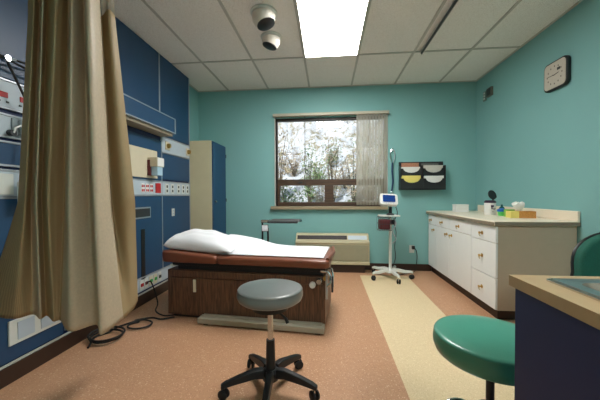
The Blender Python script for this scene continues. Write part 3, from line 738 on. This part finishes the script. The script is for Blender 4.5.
# ------------------------------------------------------------------ wall items right wall
t = thing('wall_clock', 'square black-rimmed wall clock with rounded corners', 'clock', (XR, 2.84, 2.165))
def rr_poly(w_, h_, r, n=6):
    out = []
    for cx, cy, a0 in ((w_-r, h_-r, 0), (-w_+r, h_-r, 90), (-w_+r, -h_+r, 180), (w_-r, -h_+r, 270)):
        for k in range(n+1): a = math.radians(a0+90*k/n); out.append((cx+r*math.cos(a), cy+r*math.sin(a)))
    return out
MB().prism(rr_poly(.135, .128, .045), (-.001, 0, 0), (0, -1, 0), (0, 0, 1), (-.034, 0, 0)).build('case', black, t, .006, smooth=SM)
MB().prism(rr_poly(.122, .114, .036), (-.035, 0, 0), (0, -1, 0), (0, 0, 1), (-.003, 0, 0)).build('dial', mat('clock_dial', (190, 182, 168), .5, noise=.05, scale=60), t)
mb = MB()
for k in range(12):
    a = 2*PI*k/12; y = .085*math.sin(a); z = .078*math.cos(a); mb.box(-.0385, -.038, y-.004, y+.004, z-.007, z+.007)
mb.build('hour_marks', black, t)
MB().prism([(-.003, -.01), (.004, -.012), (.003, .085), (0, .088)], (-.040, 0, 0), (0, -.08, 1), (0, 1, .02), (-.001, 0, 0)).build('minute_hand', black, t)
MB().prism([(-.004, -.01), (.004, -.01), (.003, .052), (-.002, .052)], (-.0395, 0, 0), (0, .0, 1), (0, -1, .12), (-.001, 0, 0)).build('hour_hand', black, t)
box('maker_mark', black, t, -.0395, -.038, -.065, -.030, .030, .052, 0)
t = thing('wall_vent', 'small dark square thermostat cover high on the right wall', 'thermostat', (XR, 3.98, 2.395))
box('cover', mat('taupe_plastic', (104, 100, 88), .5), t, -.03, 0, -.10, .01, -.055, .055, .004); box('grille', black, t, -.033, -.03, -.09, .0, -.045, .045, .001)
box('side_plate', mat('green_grey_plastic', (96, 116, 108), .5), t, -.015, 0, .05, .115, -.075, .05, .003)
for z in (-.045, -.01, .025): box('dial_button', paper, t, -.019, -.015, .07, .095, z-.008, z+.008, .001)

# ------------------------------------------------------------------ file rack on the back wall
t = thing('file_rack', 'black wall file rack with four pockets on the back wall', 'file rack', (1.325, YB, 1.158))
box('back_plate', black, t, -.305, .305, -.012, 0, 0, .40)
for x in (-.305, -.004, .297): box('divider', black, t, x, x+.008, -.11, -.012, 0, .34)
box('bottom_shelf', black, t, -.305, .305, -.11, -.012, 0, .012); box('middle_shelf', black, t, -.297, .297, -.085, -.012, .185, .195)
def pocket(x0, x1, z0, z1, y):
    w_ = x1-x0; h_ = z1-z0; poly = [(0, 0), (w_, 0), (w_, h_), (w_*.95, h_)]
    for k in range(9): a = PI*k/8; poly.append((w_*.5+w_*.38*math.cos(a), h_-.06*math.sin(a)))
    poly += [(w_*.05, h_), (0, h_)]
    MB().prism(poly, (x0, y, z0), (1, 0, 0), (0, 0, 1), (0, -.006, 0)).build('pocket_front', black, t)
pocket(-.297, -.004, .006, .158, -.104); pocket(.004, .297, .006, .158, -.104)
pocket(-.297, -.004, .195, .300, -.080); pocket(.004, .297, .195, .300, -.080)
def papers(x0, x1, z0, z1, y, m, label, th=.02, tilt=0, name='paper_stack'):
    tt = thing(name, label, 'papers', (1.325+(x0+x1)/2, YB+y, 1.158+z0), 0)
    w_ = (x1-x0)/2
    mb = MB(); 
    for k in range(3): mb.box(-w_+.004*k, w_-.003*k, -th/3*k-th/3+.001, -th/3*k, 0, (z1-z0)-.005*k)
    o = mb.build('sheets', m, tt); o.rotation_euler = (0, tilt, 0); return tt
papers(-.288, -.02, .014, .21, -.07, yellow, 'yellow papers in the lower left pocket of the rack')
papers(.012, .29, .014, .205, -.07, paper, 'white papers in the lower right pocket of the rack')
papers(-.286, -.02, .197, .325, -.04, paper, 'white papers in the upper left pocket of the rack')
papers(.012, .29, .197, .345, -.04, mat('grey_white_paper', (196, 192, 182), .7), 'greyish papers in the upper right pocket of the rack')
papers(-.27, -.03, .197, .385, -.014, pinkish, 'tan and brown brochures standing behind the upper left papers', .02, 0, 'brochure_stack')
papers(.0, .24, .197, .375, -.014, mat('dark_grey_paper', (92, 90, 86), .7, noise=.3, scale=40), 'dark grey booklets behind the upper right papers', .018, 0, 'booklet_stack')

# hanging stethoscope
t = thing('stethoscope', 'dark blue stethoscope hanging on the wall between window and rack', 'stethoscope', (.93, YB, 1.74))
box('hook', chrome, t, -.012, .012, -.03, 0, -.02, .02, .004)
for s in (-1, 1): MB().tube(smooth_path([(s*.012, -.028, .0), (s*.03, -.03, -.05), (s*.032, -.03, -.10), (s*.014, -.028, -.17), (s*.006, -.026, -.2)]), .0065, 8).build('ear_tube', chrome if s < 0 else alu, t, smooth=SM)
MB().tube(smooth_path([(0, -.026, -.19), (-.006, -.026, -.3), (.004, -.026, -.45), (-.012, -.028, -.60)]), .012, 8).build('tubing', mat('dark_blue_rubber', (22, 52, 84), .45), t, smooth=SM)
MB().lathe([(0, 0), (.02, 0), (.022, .008), (0, .012)], (-.012, -.028, -.615), 16, (0, -1, 0)).build('chest_piece', chrome, t, smooth=SM)

# wall outlet + cord on back wall
t = thing('wall_outlet', 'wall outlet with a black plug on the back wall', 'outlet', (1.205, YB, .31))
box('plate', whitep, t, -.035, .035, -.006, 0, -.055, .055); box('plug', black, t, -.004, .034, -.045, -.006, .0, .05, .005)
t2 = tag(MB().tube(smooth_path([(1.225, YB-.04, .33), (1.25, YB-.06, .30), (1.262, YB-.06, .20), (1.24, YB-.08, .06), (1.20, YB-.12, .010), (1.06, YB-.22, .010), (.95, YB-.30, .012), (.89, 3.92, .05)]), .005, 8).build('power_cord', blackrub, smooth=SM), 'black cord from the back wall outlet to the monitor stand', 'cord')

# ------------------------------------------------------------------ vital signs monitor on stand
t = thing('monitor_stand', 'white vital signs monitor on a wheeled pole stand by the window', 'monitor stand', (.818, 3.88, 0))
MB().lathe([(0, .075), (.06, .075), (.06, .095), (.028, .12), (.022, .14), (0, .14)], n=24).build('hub', whitep, t, smooth=SM)
MB().tube([(0, 0, .1), (0, 0, .83)], .019, 14).build('pole', whitep, t, smooth=SM)
def legs(t, n, r, a0, z, zc, lw, m, cr, hub=.04):
    for k in range(n):
        a = a0+2*PI*k/n; d_ = Vector((math.cos(a), math.sin(a), 0)); s_ = Vector((-d_.y, d_.x, 0))
        mb = MB(); prof = [(hub, z+.006, lw*1.15, .024), (r*.35, z+.010, lw, .022), (r*.7, z-.006, lw*.85, .018), (r*.95, zc+.012, lw*.75, .014), (r*1.06, zc+.002, lw*.6, .011)]
        V = [[mb.bm.verts.new(d_*q+s_*sx*w_/2+Vector((0, 0, zz+sz*h_))) for sx, sz in ((-1, -1), (1, -1), (.75, 1), (-.75, 1))] for q, zz, w_, h_ in prof]
        for i in range(len(V)-1):
            for j in range(4): mb.bm.faces.new((V[i][j], V[i][(j+1)%4], V[i+1][(j+1)%4], V[i+1][j]))
        mb.bm.faces.new(V[0][::-1]); mb.bm.faces.new(V[-1]); lg = mb.build('leg', m, t, .004, smooth=SM)
        ca = a+.9; ax = Vector((math.cos(ca), math.sin(ca), 0)); c = d_*r
        q = MB()
        for sg in (-1, 1): q.lathe([(0, -.008), (cr*.8, -.008), (cr, -.004), (cr, .004), (cr*.8, .008), (0, .008)], c+ax*sg*.013+Vector((0, 0, cr+.0005)), 18, ax)
        cs = q.build('caster', blackrub, t, smooth=SM)
        q = MB(); q.tube([c+Vector((0, 0, cr)), c+Vector((0, 0, zc+.006))], .007, 8); q.tube([c-ax*.014+Vector((0, 0, cr)), c+ax*.014+Vector((0, 0, cr))], .006, 8); q.build('caster_stem', chrome, cs)
legs(t, 5, .265, math.radians(-80), .10, .085, .042, whitep, .030)
MB().prism(rr_poly(.13, .10, .03), (-.02, 0, .812), (1, 0, 0), (0, 1, 0), (0, 0, .014)).build('tray', whitep, t)
# wire basket
SXM = .818
mb = MB(); bx0, bx1, by0, by1, bz0, bz1 = -.165, -.01, -.12, .05, .635, .80
for z in (bz0, (bz0+bz1)/2, bz1):
    q = [(bx0, by0, z), (bx1, by0, z), (bx1, by1, z), (bx0, by1, z), (bx0, by0, z)]
    for a, b in zip(q, q[1:]): mb.tube([a, b], .0035, 6)
for k in range(8):
    x = bx0+(bx1-bx0)*k/7; mb.tube([(x, by0, bz1), (x, by0, bz0), (x, by1, bz0), (x, by1, bz1)], .002, 5)
mb.build('basket', darkgrey, t)
tag(box('cuff_pouch', maroon, None, SXM-.155, SXM-.02, 3.88-.11, 3.88+.035, .645, .775, .02), 'dark red blood pressure cuff in the stand basket', 'pressure cuff')
MB().tube([(.0, 0, .82), (0, 0, .97)], .022, 14).build('swivel_mount', black, t, smooth=SM); MB().lathe([(0, 0), (.05, 0), (.045, .02), (0, .03)], (0, 0, .826), 20).build('mount_base', darkgrey, t, smooth=SM)
md = MB().prism(rr_poly(.112, .075, .03), (-.030, -.06, 1.035), (1, 0, -.06), (.02, .35, .94), (0, .07, -.03)).build('monitor', white, t, .008, smooth=SM)
MB().prism(rr_poly(.078, .046, .012), (-.030, -.0625, 1.043), (1, 0, -.06), (.02, .35, .94), (0, -.003, .001)).build('screen', mat('blue_screen_glass', (22, 58, 128), .12, noise=.3, scale=40), md)
for k in range(4): MB().prism(rr_poly(.008, .005, .003), (-.066+k*.028, -.083, .984), (1, 0, -.06), (.02, .35, .94), (0, -.003, .001)).build('button', stripw, md)
MB().tube(smooth_path([(.06, -.01, .95), (.085, -.02, .85), (.04, -.04, .74), (.065, -.04, .6), (.05, -.03, .42), (.06, -.03, .28), (.03, .0, .14)]), .005, 8).build('cable', darkgrey, t, smooth=SM)
MB().tube(smooth_path([(.03, -.02, .80), (.06, -.06, .72), (.02, -.05, .62), (.06, -.05, .52), (.02, -.03, .46)]), .007, 8).build('hose', alu, t, smooth=SM)
box('clamp', chrome, t, -.015, .06, -.03, .03, .70, .77, .006)

# ------------------------------------------------------------------ stools
def seat(t, r, z0, z1, m):
    h = z1-z0
    pf = [(0, z0), (r*.90, z0), (r*.96, z0+h*.12), (r*.995, z0+h*.35), (r, z0+h*.5), (r*.995, z0+h*.68), (r*.98, z0+h*.82), (r*.985, z0+h*.85), (r*.965, z0+h*.93), (r*.90, z1-.002), (r*.6, z1+.003), (0, z1+.005)]
    return MB().lathe(pf, n=56).build('seat', m, t, smooth=math.radians(60))
t = thing('rolling_stool', 'grey round rolling stool with black five-star base', 'stool', (-.318, 1.585, 0))
seat(t, .183, .510, .580, vinyl_grey)
MB().lathe([(0, .462), (.10, .462), (.10, .486), (0, .486)], n=28).build('seat_plate', black, t, smooth=SM)
MB().tube([(0, 0, .27), (0, 0, .465)], .0155, 16).build('gas_column', chrome, t, smooth=SM); MB().tube([(0, 0, .08), (0, 0, .285)], [.029, .024], 16).build('column_sleeve', black, t, smooth=SM)
MB().lathe([(0, .065), (.045, .065), (.048, .11), (.035, .125), (0, .125)], n=24).build('hub', black, t, smooth=SM)
MB().tube(smooth_path([(0, 0, .455), (.05, -.03, .45), (.09, -.05, .43), (.105, -.055, .405)]), [.006]*17+[.009]*8, 8).build('height_lever', black, t, smooth=SM)
legs(t, 5, .255, math.radians(-86), .10, .068, .046, black, .027)

t = thing('rolling_stool', 'green round rolling stool with chrome base beside the sink cabinet', 'stool', (.580, 1.09, 0))
seat(t, .188, .510, .590, vinyl_green)
MB().lathe([(0, .492), (.07, .492), (.07, .512), (0, .512)], n=28).build('seat_plate', black, t, smooth=SM)
MB().tube([(0, 0, .12), (0, 0, .495)], .0135, 16).build('gas_column', darkgrey, t, smooth=SM); MB().tube([(0, 0, .08), (0, 0, .27)], .02, 16).build('column_sleeve', darkgrey, t, smooth=SM)
MB().lathe([(0, .085), (.06, .085), (.062, .11), (.04, .14), (0, .145)], n=24).build('hub', black, t, smooth=SM)
legs(t, 5, .25, math.radians(162), .105, .085, .05, chrome, .031)
MB().lathe([(0, .285), (.045, .285), (.05, .30), (.04, .325), (0, .33)], n=24).build('column_collar', black, t, smooth=SM)
for sg in (-1, 1): MB().tube(smooth_path([(sg*.03, 0, .30), (sg*.09, .02, .325), (sg*.15, .01, .315), (sg*.19, -.03, .25), (sg*.18, -.05, .10)]), .011, 10).build('side_bar', chrome, t, smooth=SM)

# ------------------------------------------------------------------ chair behind sink counter
t = thing('office_chair', 'dark green upholstered chair partly hidden behind the sink counter', 'chair', (1.535, 1.38, 0), PI+math.radians(8))
# local: back at -x... seat facing +y
MB().box(-.24, .24, -.22, .24, .42, .49).build('seat', fab_green, t, .03, smooth=SM, seg=4)
bk = MB(); poly = []
for k in range(25):
    a = PI*k/24; poly.append((.245*math.cos(a)*(1 if abs(math.cos(a)) < .9 else 1), .20*math.sin(a)**.75+.12))
poly = [(.30, -.16), (.283, .0)]+poly+[(-.283, .0), (-.30, -.16)]
bk.prism(poly, (0, -.255, .57), (1, 0, 0), (0, -.12, 1), (0, .05, 0)); bk.build('backrest', fab_green, t, .014, smooth=SM, seg=3)
poly2 = [(x*1.012, z*1.01) for x, z in poly]
MB().prism(poly2, (0, -.263, .57), (1, 0, 0), (0, -.12, 1), (0, .014, 0)).build('back_shell', black, t, .004, smooth=SM)
for x in (-.2, .2):
    MB().tube([(x, -.27, .52), (x, -.24, .46), (x, -.2, .40)], .013, 10).build('back_support', black, t, smooth=SM)
    for y, y2 in ((-.2, -.24), (.2, .23)): MB().tube([(x, y, .43), (x*1.12, y2, 0.001)], .013, 10).build('leg', black, t, smooth=SM)

# ------------------------------------------------------------------ sink cabinet in the foreground
SX0, SY0, SY1, SZ = .470, .22, .80, .88
t = thing('sink_cabinet', 'dark navy sink cabinet in the right foreground', 'cabinet', (1.25, .5, 0))
def sb(name, m, x0, x1, y0, y1, z0, z1, bevel=.003, par=None): return box(name, m, par or t, x0-1.25, x1-1.25, y0-.5, y1-.5, z0, z1, bevel)
ws = MB()
ws.box(SX0+.003-1.25, SX0+.04-1.25, SY0+.02-.5, SY1-.02-.5, .0, SZ-.027); ws.box(XR-.03-1.25, XR-.005-1.25, SY0+.02-.5, SY1-.02-.5, 0, SZ-.027)
ws.box(SX0+.04-1.25, XR-.03-1.25, SY1-.04-.5, SY1-.02-.5, 0, SZ-.027); ws.box(SX0+.04-1.25, XR-.03-1.25, SY0+.03-.5, SY1-.04-.5, .08, .10)
ws.build('body', navy_dark, t, .002)
for k in range(3):
    a = SX0+.03+k*.53; d = sb('door', navy_dark, a, a+.52, SY0, SY0+.018, .1, SZ-.05); sb('handle', alu, a+.44, a+.46, SY0-.025, SY0, .6, .72, .003, d)
t = thing('countertop', 'tan laminate countertop with an inset sink in the right foreground', 'countertop', (1.25, .5, SZ-.027))
sk0, sk1, sy0, sy1 = .56, 1.24, .30, .73
c = MB()
for a in ((SX0, sk0, SY0-.01, SY1), (sk1, XR-.003, SY0-.01, SY1), (sk0, sk1, SY0-.01, sy0), (sk0, sk1, sy1, SY1)): c.box(a[0]-1.25, a[1]-1.25, a[2]-.5, a[3]-.5, 0, .027)
bmesh.ops.remove_doubles(c.bm, verts=c.bm.verts[:], dist=.0001)
c.build('worktop', counter_tan, t)
t = thing('sink', 'stainless steel sink set into the foreground countertop', 'sink', (.90, .512, SZ))
ro = rr_poly(.375, .245, .012); r1 = rr_poly(.367, .237, .012); ri = rr_poly(.328, .217, .03); rb = rr_poly(.312, .2, .03)
def loft(name, m, LV, cap):
    mb = MB(); V = [[mb.bm.verts.new((*p, z)) for p in poly] for poly, z in LV]; n = len(ro)
    for i in range(len(V)-1):
        for k in range(n): mb.bm.faces.new((V[i][k], V[i][(k+1)%n], V[i+1][(k+1)%n], V[i+1][k]))
    if cap: mb.bm.faces.new(V[-1])
    return mb.build(name, m, t, smooth=SM)
loft('rim_edge', chrome, [(ro, .0), (ro, .004), (r1, .007)], False)
loft('rim', steel, [(r1, .007), (ri, .003)], False)
loft('bowl', mat('shaded_bowl_steel', (126, 116, 104), .42, .7, noise=.06, scale=60), [(ri, .003), (rb, -.02), (rb, -.15)], True)  # bowl toned darker and browner; its shade and reflections are in the colour
MB().lathe([(0, 0), (.04, 0), (.042, .004), (.02, .002), (0, .001)], (0, 0, -.149), 24).build('drain', chrome, t, smooth=SM)
